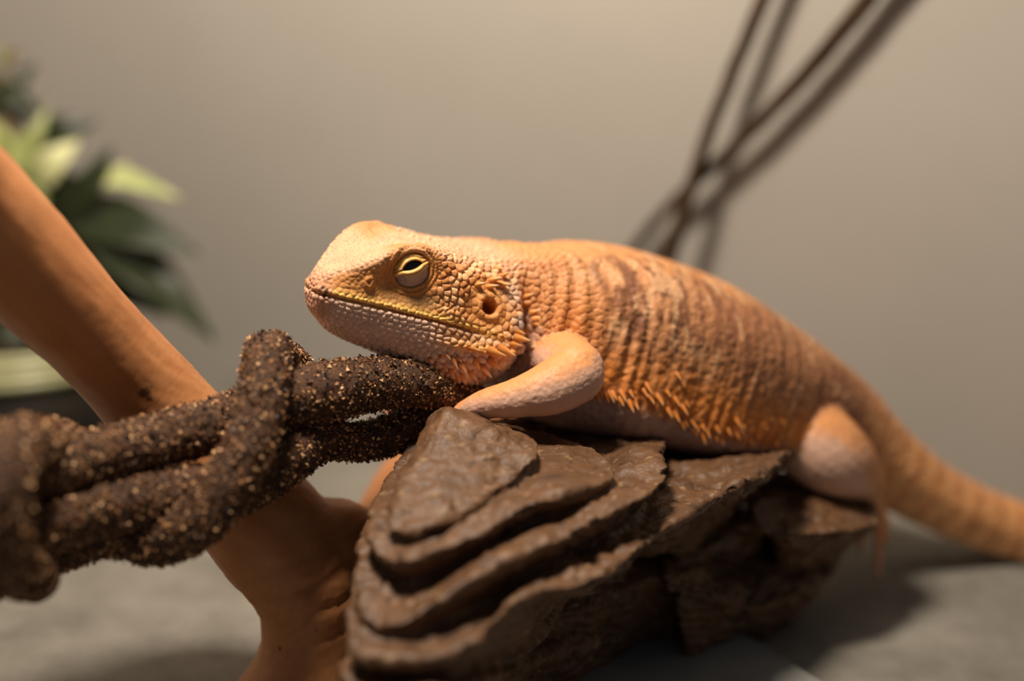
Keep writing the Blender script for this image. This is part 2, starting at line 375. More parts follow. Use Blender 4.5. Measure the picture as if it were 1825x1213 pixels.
for si, st in enumerate(strands):
    V, F = tube(st, 56, n=int(np.linalg.norm(np.diff(np.array(st)[:, :3], axis=0), axis=1).sum() / 0.055))
    nb = V.shape[0]
    Fq = np.array([f for f in F if len(f) == 4]); N = normals_of(V, Fq)
    V2 = V + N * (0.05 * fbm(V * 1.3, 70 + si, 2) + 0.055 * fbm(V * 7.0, 80 + si, 3, 0.7))[:, None]
    t = np.clip(0.5 + 0.7 * fbm(V * 6, 90, 3), 0, 1)[:, None]
    c = srgb(40, 27, 19)[None] * (1 - t) + srgb(100, 68, 46)[None] * t
    me = new_mesh('strand', V2, F); set_col(me, c)
    so = obj('strand', me, m_vine, vine)
    # flakes of grit stuck all over the strand
    L = np.linalg.norm(np.diff(np.array(st)[:, :3], axis=0), axis=1).sum()
    k = int(L * 1150); idx = rng.integers(56 * 6, nb - 56 * 6, k)
    keep = (V2[idx, 0] > -13) & (V2[idx, 0] < -0.5); idx = idx[keep]; k = len(idx)
    ctr = V2[idx] + rng.normal(0, 0.025, (k, 3)); sz = (0.018 + 0.042 * rng.random(k) ** 2.5)[:, None]
    T4 = np.array([[1, 1, 1], [1, -1, -1], [-1, 1, -1], [-1, -1, 1]], float) * 0.75
    Q = rng.normal(size=(k, 4)); Q /= np.linalg.norm(Q, axis=1)[:, None]
    w_, x_, y_, z_ = Q.T
    R = np.stack([1 - 2 * (y_ * y_ + z_ * z_), 2 * (x_ * y_ - z_ * w_), 2 * (x_ * z_ + y_ * w_), 2 * (x_ * y_ + z_ * w_), 1 - 2 * (x_ * x_ + z_ * z_), 2 * (y_ * z_ - x_ * w_), 2 * (x_ * z_ - y_ * w_), 2 * (y_ * z_ + x_ * w_), 1 - 2 * (x_ * x_ + y_ * y_)], 1).reshape(k, 3, 3)
    stretch = np.stack([np.ones(k), 0.5 + rng.random(k) * .6, 0.35 + rng.random(k) * .5], 1)
    GV = (ctr[:, None] + np.einsum('kij,kvj->kvi', R, T4[None] * stretch[:, None] * sz[:, None])).reshape(-1, 3)
    GF = (np.arange(k)[:, None, None] * 4 + np.array([[0, 1, 2], [0, 3, 1], [0, 2, 3], [1, 3, 2]])[None]).reshape(-1, 3)
    pal = np.array([srgb(52, 35, 25), srgb(96, 64, 44), srgb(172, 124, 84), srgb(228, 184, 136)])
    gc = pal[rng.choice(4, k, p=[.22, .33, .28, .17])] * (0.8 + 0.4 * rng.random((k, 1)))
    gm = new_mesh('grit', GV, GF, False); set_col(gm, np.repeat(gc, 4, 0))
    obj('grit', gm, m_grit, so, kind='stuff')

# ================================================================== BEARDED DRAGON
dragon = thing('bearded_dragon', 'orange bearded dragon lizard resting its chin on the vine', 'lizard')
# ---- head pose (fitted from the landmarks of the face)
psi, th, ro = math.radians(35.8), math.radians(9.3), math.radians(4.9)
fw = np.array([-math.cos(psi), -math.sin(psi), 0]); nr = np.array([math.sin(psi), -math.cos(psi), 0]); up = np.array([0, 0, 1.0])
fw2 = fw * math.cos(th) + up * math.sin(th); up2 = up * math.cos(th) - fw * math.sin(th)
HN = nr * math.cos(ro) - up2 * math.sin(ro); HU = up2 * math.cos(ro) + nr * math.sin(ro); HF = fw2
HO = np.array([-4.52, 30.25, 10.0])
def H(s, y, z): return HO - s * HF + y * HN + z * HU
def tolocal(Q):
    q = np.asarray(Q) - HO
    return np.stack([-(q @ HF), q @ HN, q @ HU], -1)
# head profiles: s : seven (side, height) points, crown to throat
head = [
    (0.11, [(0, -.08), (.05, -.08), (.08, -.10), (.09, -.12), (.08, -.15), (.05, -.18), (0, -.18)]),
    (0.15, [(0, .14), (.15, .12), (.26, .02), (.30, -.09), (.27, -.24), (.16, -.40), (0, -.44)]),
    (0.24, [(0, .28), (.23, .26), (.37, .11), (.42, -.08), (.38, -.30), (.24, -.54), (0, -.60)]),
    (0.45, [(0, .43), (.38, .44), (.54, .19), (.58, -.08), (.53, -.38), (.34, -.70), (0, -.80)]),
    (0.70, [(0, .56), (.60, .61), (.70, .29), (.75, -.10), (.70, -.48), (.46, -.90), (0, -1.02)]),
    (1.05, [(0, .74), (.84, .86), (.85, .40), (.92, -.14), (.86, -.58), (.58, -1.05), (0, -1.19)]),
    (1.50, [(0, .92), (1.04, 1.12), (1.01, .58), (1.12, -.19), (1.06, -.70), (.73, -1.20), (0, -1.35)]),
    (1.95, [(0, 1.02), (1.10, 1.22), (1.13, .70), (1.31, -.25), (1.26, -.82), (.90, -1.36), (0, -1.50)]),
    (2.45, [(0, 1.09), (1.08, 1.17), (1.28, .60), (1.49, -.32), (1.47, -.98), (1.10, -1.58), (0, -1.72)]),
    (3.00, [(0, 1.10), (1.05, 1.04), (1.49, .50), (1.68, -.42), (1.70, -1.14), (1.30, -1.78), (0, -1.92)]),
    (3.60, [(0, 1.04), (1.08, .92), (1.62, .42), (1.88, -.48), (1.94, -1.20), (1.46, -1.88), (0, -2.02)]),
    (4.10, [(0, 1.00), (1.10, .87), (1.68, .38), (2.10, -.44), (2.12, -1.16), (1.50, -1.86), (0, -2.00)]),
    (4.50, [(0, .98), (1.10, .86), (1.64, .38), (2.10, -.36), (2.08, -1.02), (1.42, -1.70), (0, -1.86)]),
    (4.85, [(0, 1.00), (1.12, .90), (1.44, .42), (1.52, -.30), (1.46, -.88), (1.05, -1.45), (0, -1.62)]),
]
U, CEN, FWD, UPV, PROF = [], [], [], [], []
for s, pr in head:
    U.append(s); CEN.append(HO - s * HF); FWD.append(HF); UPV.append(HU); PROF.append(pr)
def tp(W_, Ht, Hb, fr=-.35):
    return [(0, Ht), (.50 * W_, .90 * Ht), (.88 * W_, .42 * Ht), (W_, fr * Hb), (.90 * W_, -.80 * Hb), (.55 * W_, -1.0 * Hb), (0, -1.02 * Hb)]
tor = [  # picture position of the axis, depth, half width, height above / below
    (930, 552, 34.2, 1.85, 1.55, 2.1, -.35),
    (1005, 566, 34.9, 2.5, 1.86, 2.45, -.42),
    (1105, 592, 35.8, 2.95, 2.08, 2.35, -.46),
    (1215, 628, 36.8, 3.10, 2.10, 2.20, -.5),
    (1320, 668, 37.7, 2.85, 1.85, 1.75, -.5),
    (1410, 705, 38.4, 2.30, 1.55, 1.35, -.4),
    (1488, 750, 39.0, 1.70, 1.32, 1.20, -.2),
    (1570, 818, 39.6, 1.22, 1.08, 1.08, 0),
    (1680, 889, 40.3, .95, .86, .86, 0),
    (1825, 944, 40.9, .76, .74, .74, 0),
]
tc_ = [P(a, b, d) for a, b, d, *_ in tor]
tc_[-1][2] = max(tc_[-1][2], 0.76)
tail_extra = [np.array([18.6, 36.9, .66]), np.array([22, 35.2, .52]), np.array([25.5, 33.4, .36]), np.array([28.6, 32.0, .18])]
tr = [(.62, .62, .62), (.5, .5, .5), (.34, .34, .34), (.12, .12, .12)]
allc = [CEN[-1]] + tc_ + tail_extra
for k in range(1, len(allc)):
    U.append(U[-1] + np.linalg.norm(allc[k] - allc[k - 1])); CEN.append(allc[k])
    nx = allc[min(k + 1, len(allc) - 1)]; t = unit(allc[k - 1] - nx)
    if k == 1: t = unit(t + HF)
    u_ = unit(np.array([0, 0, 1.0]) - t * t[2]); FWD.append(t)
    UPV.append(unit(u_ + 0.5 * HU) if k == 1 else u_)
    PROF.append(tp(*tor[k - 1][3:]) if k <= len(tor) else tp(*tr[k - 1 - len(tor)], 0))
U = np.array(U); CEN = np.array(CEN); FWD = np.array(FWD); UPV = np.array(UPV); PROF = np.array(PROF)
uu = np.r_[np.linspace(.11, .4, 14)[:-1], np.arange(.4, 5.2, .045), np.arange(5.2, U[-1], .08), [U[-1]]]
c_ = catmull(U, CEN, uu); f_ = pchip(U, FWD, uu); f_ /= np.linalg.norm(f_, axis=1)[:, None]
u_ = pchip(U, UPV, uu); u_ = u_ - f_ * (u_ * f_).sum(1)[:, None]; u_ /= np.linalg.norm(u_, axis=1)[:, None]
n_ = np.cross(u_, f_)                    # near side
if (n_[0] @ HN) < 0: n_ = -n_
pr = pchip(U, PROF, uu)                  # nu,7,2
vv = np.linspace(0, 6, 61)
half = np.stack([catmull(np.arange(-2, 9), np.concatenate([p_[[2, 1]] * [-1, 1], p_, p_[[5, 4]] * [-1, 1]]), vv) for p_ in pr])   # nu,61,2
half[:, 0, 0] = 0; half[:, -1, 0] = 0
GN = c_[:, None] + half[:, :, :1] * n_[:, None] + half[:, :, 1:] * u_[:, None]
GFa = c_[:, None] - half[:, :, :1] * n_[:, None] + half[:, :, 1:] * u_[:, None]
ring = np.concatenate([GN, GFa[:, -2:0:-1]], 1); nv = ring.shape[1]; nu = len(uu)
BVt = ring.reshape(-1, 3)
BF = grid_faces(nu, nv).tolist(); BF.append(list(range(nv))[::-1]); BF.append(list(range((nu - 1) * nv, nu * nv)))
bu = np.repeat(uu, nv); bv = np.tile(np.r_[vv, vv[-2:0:-1]], nu); bside = np.tile(np.r_[np.ones(61), -np.ones(59)], nu)
def G(u, v, side=1):
    A = GN if side > 0 else GFa
    i = np.clip(np.searchsorted(uu, u) - 1, 0, nu - 2); t = (u - uu[i]) / (uu[i + 1] - uu[i]); j = min(59, max(0, int(v * 10))); k = v * 10 - j
    a = A[i, j] * (1 - k) + A[i, j + 1] * k; b = A[i + 1, j] * (1 - k) + A[i + 1, j + 1] * k
    return a * (1 - t) + b * t
# ---- limbs (x y z r), near and far
def rr(q, r): return np.r_[q, r]
limbs = []
sh = P(975, 628, 33.8); el = P(1022, 664, 32.15); wr = P(858, 722, 31.9)
limbs.append([rr(sh, .60), rr(P(1002, 640, 32.9), .68), rr(P(1028, 656, 32.2), .62)])
limbs.append([rr(P(1026, 668, 32.15), .66), rr(P(985, 690, 31.9), .62), rr(P(925, 708, 31.8), .46), rr(wr, .32), rr(P(828, 736, 32.2), .27)])
claws = []
def paw(base, dirs, lens, r0, parts):
    base = np.asarray(base)
    for d, l in zip(dirs, lens):
        d = unit(d); side = np.array([0, 0, 1.0])
        a = base + d * .10; m1 = base + d * l * .5 + side * .06; tip = base + d * l - side * 0.10
        parts.append([rr(base, r0 * 1.5), rr(a, r0 * 1.25), rr(m1, r0), rr(tip, r0 * .72)])
        claws.append((tip, unit(d - 0.5 * side)))
paw(P(822, 742, 32.3), [(-1, -.35, -.10), (-1, -.05, -.06), (-1, .25, -.05), (-.8, .6, -.08), (-.2, .9, -.1)], [.55, .75, .8, .65, .45], .115, limbs)
# far fore leg
fsh = G(7.0, 3.6, -1)
limbs.append([rr(fsh - n_[0] * -0.5, .6), rr(fsh + np.array([-.4, .5, -.2]), .6), rr(fsh + np.array([-.2, .9, -.9]), .5)])
limbs.append([rr(fsh + np.array([-.2, .9, -.9]), .5), rr(fsh + np.array([-1.2, .5, -1.3]), .4), rr(fsh + np.array([-2.0, .1, -1.5]), .28)])
paw(fsh + np.array([-2.1, .05, -1.55]), [(-1, -.35, -.1), (-1, -.05, 0), (-1, .25, 0), (-.8, .6, 0), (-.2, .9, 0)], [.55, .75, .8, .65, .45], .115, limbs)
# near hind leg
limbs.append([rr(P(1475, 728, 38.0), .95), rr(P(1440, 748, 37.0), 1.0), rr(P(1440, 776, 36.6), 1.05), rr(P(1472, 804, 36.5), 1.05), rr(P(1512, 834, 36.7), .86), rr(P(1540, 856, 37.0), .56)])
hf = P(1550, 878, 37.2)
limbs.append([rr(P(1546, 864, 37.0), .45), rr(hf, .34), rr(P(1562, 905, 37.6), .27)])
ft = P(1564, 915, 37.7)
paw(ft, [(.10, .05, -1.0), (.3, .4, -.7), (-.25, .25, -.8), (.5, .6, -.5), (-.5, .4, -.5)], [1.75, 1.2, 1.1, .8, .6], .12, limbs)
# far hind leg
fh = G(float(np.interp(P(1470, 0, 39)[0], [q[0] for q in tc_], U[len(head):len(head) + len(tor)])), 3.3, -1)
limbs.append([rr(fh + np.array([0, -.5, 0]), .9), rr(fh + np.array([-.3, .6, -.3]), .9), rr(fh + np.array([.3, 1.0, -1.0]), .6), rr(fh + np.array([1.0, .9, -1.7]), .38), rr(fh + np.array([1.2, .6, -2.3]), .28)])
paw(fh + np.array([1.2, .5, -2.4]), [(-.8, .5, -.3), (-.5, .9, -.3), (0, 1, -.3), (.5, .8, -.3), (.9, .2, -.3)], [1.4, 1.2, 1.0, .7, .5], .12, limbs)
parts = [(BVt, BF)]; pid = [np.zeros(len(BVt))]; lu = [bu]; lv = [bv]; ls_ = [bside]
for k, L in enumerate(limbs):
    v, f = tube(L, 20); parts.append((v, f)); pid.append(np.full(len(v), k + 1.0)); lu.append(np.zeros(len(v))); lv.append(np.zeros(len(v))); ls_.append(np.ones(len(v)))
V0, F0 = join(parts); pid = np.concatenate(pid); lu = np.concatenate(lu); lv = np.concatenate(lv); ls_ = np.concatenate(ls_)
# finer voxels at the head: remesh in a radially stretched space
HC = H(2.4, .6, -.2); R0, GG = 3.7, 2.0
def warp(Q):
    d = Q - HC; r = np.linalg.norm(d, axis=1); k = np.where(r < R0, GG, (R0 * GG + (r - R0)) / np.maximum(r, 1e-9)); return HC + d * k[:, None]
def unwarp(Q):
    d = Q - HC; r = np.linalg.norm(d, axis=1); k = np.where(r < R0 * GG, 1 / GG, (R0 + (r - R0 * GG)) / np.maximum(r, 1e-9)); return HC + d * k[:, None]
V, F = remesh(warp(V0), F0, 0.042)
V = unwarp(V)
def transfer(V):
    kd = kdtree.KDTree(len(V0))
    for i, q in enumerate(V0): kd.insert(q, i)
    kd.balance()
    fn = kd.find; idx = np.empty(len(V), np.int64)
    for i, q in enumerate(V.tolist()): idx[i] = fn(q)[1]
    return idx
idx = transfer(V)
part = pid[idx].astype(int)
isl = (part > 0)
lw = np.clip(laplace(np.c_[isl.astype(float), np.zeros((len(V), 2))], F, 14, .6)[:, 0], 0, 1)
V = laplace(V, F, 10, .5, np.clip(4 * lw * (1 - lw), 0, 1))        # soften only the joints
V = laplace(V, F, 3, .5)
tu = laplace(np.c_[lu[idx], lv[idx], np.zeros(len(V))], F, 4, .5); vu, vv_ = tu[:, 0], tu[:, 1]
loc = tolocal(V); S, Y, Z = loc.T
onbody = 1 - lw
N = normals_of(V, F)
hd = (1 - sm(4.6, 5.4, S)) * (part == 0) * (S > -.5)            # head weight
ay = np.abs(Y)
zm = np.interp(S, [-.1, .3, .7, 1.05, 1.5, 1.95, 2.45, 3.0, 3.4, 3.8, 4.3], [-.08, -.08, -.105, -.145, -.20, -.26, -.33, -.42, -.51, -.60, -.66])
dm = Z - zm
disp = np.zeros(len(V))
# ---- mouth
mw = hd * (1 - sm(3.15, 3.7, S)) * (vv_ > 1.5) * (vv_ < 4.6)
disp += -0.10 * np.exp(-(dm / (.022 + .014 * sm(2.4, 3.2, S))) ** 2) * mw
disp += 0.03 * np.exp(-((dm - .10) / .07) ** 2) * mw + 0.015 * np.exp(-((dm + .10) / .07) ** 2) * mw
# fold behind the mouth corner, under the ear
disp += 0.05 * np.exp(-((dm - .26 + .1 * (S - 3)) / .09) ** 2) * sm(2.4, 3.0, S) * (1 - sm(3.6, 4.2, S)) * hd * (vv_ > 1.5)
# jowl shelf: row of scales running back to the biggest spikes
zj = np.interp(S, [2.0, 3.0, 4.0, 4.6], [-.62, -.80, -.86, -.80])
disp += 0.09 * np.exp(-((Z - zj) / .10) ** 2) * sm(2.2, 3.4, S) * hd * (vv_ > 2.5) - .05 * np.exp(-((Z - zj + .16) / .08) ** 2) * sm(2.4, 3.4, S) * hd
# ---- nose, ear, eyes
EYE = np.array([1.96, 1.04, .72]); EN = unit([-.30, .93, .13])
e1 = unit(np.array([1, 0, 0]) - EN * EN[0]); e2 = np.cross(e1, EN); e2 = e2 if e2[2] > 0 else -e2
TIL = math.radians(24); a1 = e1 * math.cos(TIL) + e2 * math.sin(TIL); a2 = -e1 * math.sin(TIL) + e2 * math.cos(TIL)
LA = np.stack([S, ay, Z], -1)
q = LA - EYE; qa = q @ a1; qb = q @ a2; qn = q @ EN
re = np.sqrt((qa / .43) ** 2 + (qb / .40) ** 2)
eok = hd * (np.abs(qn) < .7)
DV = np.zeros_like(V)
def local_vec(l, sgn): return (-l[0]) * HF[None] + (l[1] * sgn)[:, None] * HN[None] + l[2] * HU[None]
env = local_vec(EN, np.sign(Y + 1e-9))
ins = (1 - sm(.80, 1.0, re)) * eok
target = -.34 * np.ones(len(V))
DV += env * (ins * (np.minimum(target, qn) - qn))[:, None]
flat = (sm(.8, 1.0, re)) * (1 - sm(1.1, 1.9, re)) * eok            # bring the rim to the eye plane
DV += env * (flat * (0.02 - qn) * .55)[:, None]
rim = (np.exp(-((re - 1.10) / .07) ** 2) * .030 + np.exp(-((re - 1.33) / .08) ** 2) * .028 - np.exp(-((re - 1.21) / .045) ** 2) * .018 - np.exp(-((re - 1.46) / .05) ** 2) * .015) * eok
disp += rim * .75
disp += .05 * np.exp(-((re - 1.35) / .28) ** 2) * sm(.15, .4, qb) * eok                 # brow ridge
EAR = np.array([3.74, 1.66, .08]); de = np.linalg.norm((LA - EAR) * np.array([1.0, .35, 1.0]), axis=1)
earw = hd * (1 - sm(.12, .20, de)); disp += -.60 * earw + .03 * np.exp(-((de - .26) / .06) ** 2) * hd - .05 * np.exp(-((de - .45) / .2) ** 2) * hd
NOS = np.array([1.05, .74, .36]); dn = np.linalg.norm((LA - NOS) * np.array([1.2, .6, .85]), axis=1)
disp += hd * (.05 * np.exp(-((dn - .11) / .045) ** 2) - .13 * (1 - sm(.035, .08, dn)) + .05 * np.exp(-(dn / .25) ** 2))
# hollow between nostril and eye, under the eye
disp += -.07 * np.exp(-(((LA - np.array([1.45, .95, .30])) / np.array([.3, .5, .22])) ** 2).sum(1)) * hd
disp += -.04 * np.exp(-(((LA - np.array([2.3, 1.25, .12])) / np.array([.7, .6, .16])) ** 2).sum(1)) * hd
# skin folds on the trunk
tw = sm(5.6, 7.0, vu) * (1 - sm(13.5, 15.5, vu)) * onbody
ang = vv_ / 6.0
fold = np.sin((vu * 2.15 + .9 * fbm(np.c_[vu * .6, ang * 4, ang * 0], 12, 2) + ang * 1.2) * 2 * math.pi)
fold = fold * (.25 + 1.1 * fbm(V * np.array([1.1, 1.1, .7]), 71, 2)) + .9 * fbm(np.c_[vu * 4.2, ang * 7, ang * 0], 72, 3)
disp += .045 * fold * tw * sm(.9, 2.0, vv_) * (1 - sm(3.8, 4.6, vv_)) * (.55 + .6 * fbm(V * .8, 23, 2))
ntw = sm(4.7, 5.4, vu) * (1 - sm(6.2, 7.0, vu)) * onbody
disp += .05 * np.sin(vu * 16 + 2 * fbm(V, 9, 2)) * ntw * sm(.5, 1.2, vv_)
V = V + DV + N * disp[:, None]
V = laplace(V, F, 1, .35)
N = normals_of(V, F)
# ---- scales of the head and neck
loc = tolocal(V); S, Y, Z = loc.T; ay = np.abs(Y); LA = np.stack([S, ay, Z], -1)
hs = (part == 0) & (S > -.4) & (S < 6.2) & (np.linalg.norm(V - HC, axis=1) < 5.2)
hi = np.nonzero(hs)[0]
def scale_r(i):
    s, y, z = LA[i]; v = vv_[i]
    e = re[i]
    if e < 1.0 and eok[i] > .5: return .10
    if e < 1.55 and eok[i] > .5: return .055
    if s > 4.9: return .15
    d = z - np.interp(s, [0, 2, 3, 4], [-.07, -.23, -.40, -.6])
    if 0 < d < .42 and .8 < s < 3.0: return .062 + .02 * (s > 2.3)           # fine scales of the cheek
    if d >= 0:
        if v < 1.15: return .095 + .02 * min(1, max(0, s - 2.5))
        if s > 2.3: return .135
        return .085
    if s < .5: return .09
    return .092 + .018 * min(3, s)
pre = []
for sd in (1, -1):
    for rowi, (off, stp) in enumerate(((.085, .145), (.19, .12), (-.08, .15), (-.20, .13), (-.315, .12), (-.435, .13), (-.565, .14), (-.70, .15))):
        s = .22 + (rowi % 2) * stp * .5
        while s < 3.5:
            g0 = G(s, 3.0, sd); g1 = G(s, 3.0 - .35 * np.sign(off), sd)
            pre.append(g0 + unit(g1 - g0) * abs(off) + rng.normal(0, .012, 3)); s += stp * (1 + .12 * rng.normal()) * (1 + .12 * s)
cell = .16; gridh = {}; acc = []
def put(p, r):
    acc.append((p, r)); gridh.setdefault((int(p[0] // cell), int(p[1] // cell), int(p[2] // cell)), []).append((p[0], p[1], p[2], r))
for p in pre: put(p, .12)
cand = rng.permutation(hi)[:70000]; cl = V.tolist()
for i in cand:
    x, y, z = cl[i]; r = scale_r(i); kx, ky, kz = int(x // cell), int(y // cell), int(z // cell); ok = True
    for a in (-1, 0, 1):
        for b in (-1, 0, 1):
            for c3 in (-1, 0, 1):
                for (X_, Y_, Z_, r_) in gridh.get((kx + a, ky + b, kz + c3), ()):
                    m_ = .5 * (r + r_)
                    if (X_ - x) ** 2 + (Y_ - y) ** 2 + (Z_ - z) ** 2 < m_ * m_: ok = False; break
                if not ok: break
            if not ok: break
        if not ok: break
    if ok: put((x, y, z), r)
SC = np.array([a[0] for a in acc]); SR = np.array([a[1] for a in acc])
kd = kdtree.KDTree(len(SC))
for i, q in enumerate(SC): kd.insert(q, i)
kd.balance()
f1 = np.ones(len(V)); f2 = np.ones(len(V)); ci = np.zeros(len(V), np.int64)
for i in hi:
    r_ = kd.find_n(cl[i], 2); f1[i] = r_[0][2]; f2[i] = r_[1][2]; ci[i] = r_[0][1]
tt = np.clip(f1 / np.maximum(f2, 1e-9), 0, 1)
edge = np.where(hs, sm(.62, .98, tt), 0)                     # 1 between two scales
eyeex = np.where(eok > .3, sm(.95, 1.15, re), 1)
back = ((V - SC[ci]) @ (-HF)) / SR[ci] * hs                   # towards the rear edge of the scale
temple = hd * sm(2.3, 2.8, S) * (dm > .1) * sm(.45, .7, np.linalg.norm(LA - EAR, axis=1)) * (vv_ > .75)
jawr = hd * sm(.02, -.2, dm) * (.75 * sm(.2, .6, S) + .35 * sm(1.5, 3.0, S))
labial = hd * np.exp(-((np.abs(dm) - .10) / .08) ** 2)
amp = 1.35 * SR[ci] * (.15 + .26 * temple + .24 * jawr + .16 * (vv_ < 1.2) + .12 * labial) * hs * eyeex * (1 - earw)
disp = amp * ((1 - tt ** 3) - .5) + amp * np.clip(back, -.6, .7) * (.3 + .9 * temple + .5 * jawr) * (1 - tt)
disp += hs * .02 * np.maximum(0, fbm(V * 5, 55, 2)) * (vv_ < 1.4)
V = V + N * disp[:, None]
# fine skin on the rest of the body
rest = ~hs
V[rest] += N[rest] * ((.022 * fbm(V[rest] * 6, 15, 2) + .012 * vnoise(V[rest] * 11, 19)) * (1 - .65 * lw[rest]))[:, None]
# ---- colours of the skin
def mix(c, col, k): return c * (1 - k[:, None]) + np.asarray(col)[None] * k[:, None]
n1 = fbm(V * 1.4, 101, 4); n2 = fbm(V * 4, 121, 3)
hv = np.zeros(len(V)); hv[hi] = (_h(ci[hi], ci[hi], ci[hi], 5) - .5)
c = np.tile(srgb(198, 140, 96), (len(V), 1))
# trunk: sandy orange with brown mottling in cross rows, paler on the spine
tv = vu
band = .5 + .5 * np.sin(vu * 6.3 + 2.0 * fbm(np.c_[vu, ang * 3, ang], 7, 2))
st = fbm(np.c_[vu * 4.2, ang * 9.0, ang * 0 + .3], 33, 3)
br = sm(-.12, .28, st + .5 * n2) * sm(5.0, 7.5, vu) * (1 - sm(14.5, 16.5, vu)) * sm(.15, 1.2, vv_)
c = mix(c, srgb(218, 148, 88), (1 - sm(.3, 1.6, vv_)) * .6)
c = mix(c, srgb(116, 74, 54), br * .85)
c = mix(c, srgb(158, 104, 72), sm(8.0, 11, vu) * (1 - sm(15, 17, vu)) * .65 * sm(.6, 1.4, vv_))
c = mix(c, srgb(232, 184, 138), sm(.10, .45, fbm(np.c_[vu * 4.6 + 40, ang * 13, ang], 44, 3)) * sm(5.5, 7, vu) * (1 - sm(14, 16, vu)) * .6)
c = mix(c, srgb(226, 136, 52), np.exp(-((vv_ - 2.85) / .35) ** 2) * sm(6.2, 7.2, vu) * (1 - sm(13.6, 15.2, vu)) * (.75 + .3 * n2))
c = mix(c, srgb(226, 140, 62), np.exp(-((vu - 6.2) / .6) ** 2) * sm(1.2, 2.2, vv_) * .6)
belly = sm(3.1, 3.5, vv_) * (vu > 4.4)
c = mix(c, srgb(176, 150, 140), belly * .95)
# tail
tl = sm(15.5, 17.5, vu)
c = mix(c, srgb(232, 168, 112), tl)
c = mix(c, srgb(186, 116, 66), tl * sm(.1, .7, np.sin(vu * 7.5 + .6 * n1)) * .5)
c = mix(c, srgb(216, 168, 120), tl * sm(3.3, 4.6, vv_) * .8)
# head
hw = hd
ch = np.tile(srgb(226, 168, 110), (len(V), 1))
ch = mix(ch, srgb(214, 166, 132), (1 - sm(1.0, 1.7, vv_)) * .95)
ch = mix(ch, srgb(214, 140, 70), sm(1.0, 1.8, vv_) * (dm > 0) * .65)
ch = mix(ch, srgb(178, 140, 92), np.exp(-(((LA - np.array([2.1, 1.2, .10])) / np.array([.8, .8, .2])) ** 2).sum(1)) * .85)   # olive cheek
ch = mix(ch, srgb(196, 124, 70), temple * (.45 + .5 * n1))
ch = mix(ch, srgb(236, 190, 140), temple * (hv > .15) * .6)
ch = mix(ch, srgb(206, 134, 66), np.exp(-((re - 1.35) / .3) ** 2) * eok * .7)
ch = mix(ch, srgb(250, 200, 108), np.exp(-((dm - .11) / .085) ** 2) * (1 - sm(3.4, 4.2, S)) * sm(.15, .5, S) * .95)          # golden upper lip
jw = sm(.0, -.06, dm)
ch = mix(ch, srgb(236, 200, 176), jw)
ch = mix(ch, srgb(214, 160, 104), jw * sm(2.0, 3.0, S) * np.exp(-((dm + .15) / .16) ** 2) * .9)
ch = mix(ch, srgb(224, 160, 84), jw * np.exp(-((Z - zj) / .11) ** 2) * sm(2.2, 3.2, S))
ch = mix(ch, srgb(204, 150, 120), (1 - sm(.25, .5, S)) * .7)                                                  # pinkish snout tip
ch = mix(ch, srgb(176, 154, 144), np.maximum(sm(4.2, 4.5, S), sm(3.6, 4.0, S) * sm(-1.15, -1.4, Z)) * (vv_ > 2.6) * .95)
ch = mix(ch, srgb(226, 196, 168), np.exp(-(((LA - np.array([4.45, 1.55, .35])) / np.array([.3, .6, .3])) ** 2).sum(1)) * .8)
ch *= (1 + .16 * hv)[:, None]
# crumbs of dirt on the snout and one on the crown
BV_T = BVHTree.FromPolygons(V.tolist(), F.tolist())
CAMP = Vector((0, 0, CAM_H))
def hit(px, py, bvh=None):
    d = Vector(P(px, py, 30.0)) - CAMP
    h = (bvh or BV_T).ray_cast(CAMP, d.normalized())
    return None if h[0] is None else (np.array(h[0]), np.array(h[1]))
for px, py, r in ((575, 513, .055), (582, 519, .06), (578, 527, .06), (568, 526, .035), (563, 526, .02), (587, 529, .02), (572, 519, .03), (713, 426, .022), (700, 421, .014)):
    h_ = hit(px, py)
    if h_ is None: continue
    k = 1 - sm(r * .7, r * 1.15, np.linalg.norm(V - h_[0], axis=1)); ch = mix(ch, srgb(50, 28, 18), k * .9)
c = mix(c, 0, hw * 0) * (1 - hw[:, None]) + ch * hw[:, None]
# limbs: pink-tan with orange upper side
cl_ = np.tile(srgb(222, 178, 154), (len(V), 1))
upn = N[:, 2]
ltop = sm(.25, .85, upn + .25 * n1)
cl_ = mix(cl_, srgb(222, 148, 82), ltop * .85)
hindw = sm(5.5, 7.5, V[:, 0])
cl_ = mix(cl_, srgb(214, 138, 68), hindw * sm(.0, 1.0, (V - P(1490, 800, 36.2)) @ unit(P(1560, 780, 36.6) - P(1490, 800, 36.6)) + .3 * n2) * .8)
c = c * (1 - lw[:, None]) + cl_ * lw[:, None]
c *= (1 + .10 * n2)[:, None]
me = new_mesh('body', V, F); set_col(me, np.clip(c, 0, 1))
m_skin = attr_mat('lizard_skin', rough=0.52, spec=0.35, bump=0.25, bscale=1300, bdist=0.0002, voro=900)
body = obj('body', me, m_skin, dragon)

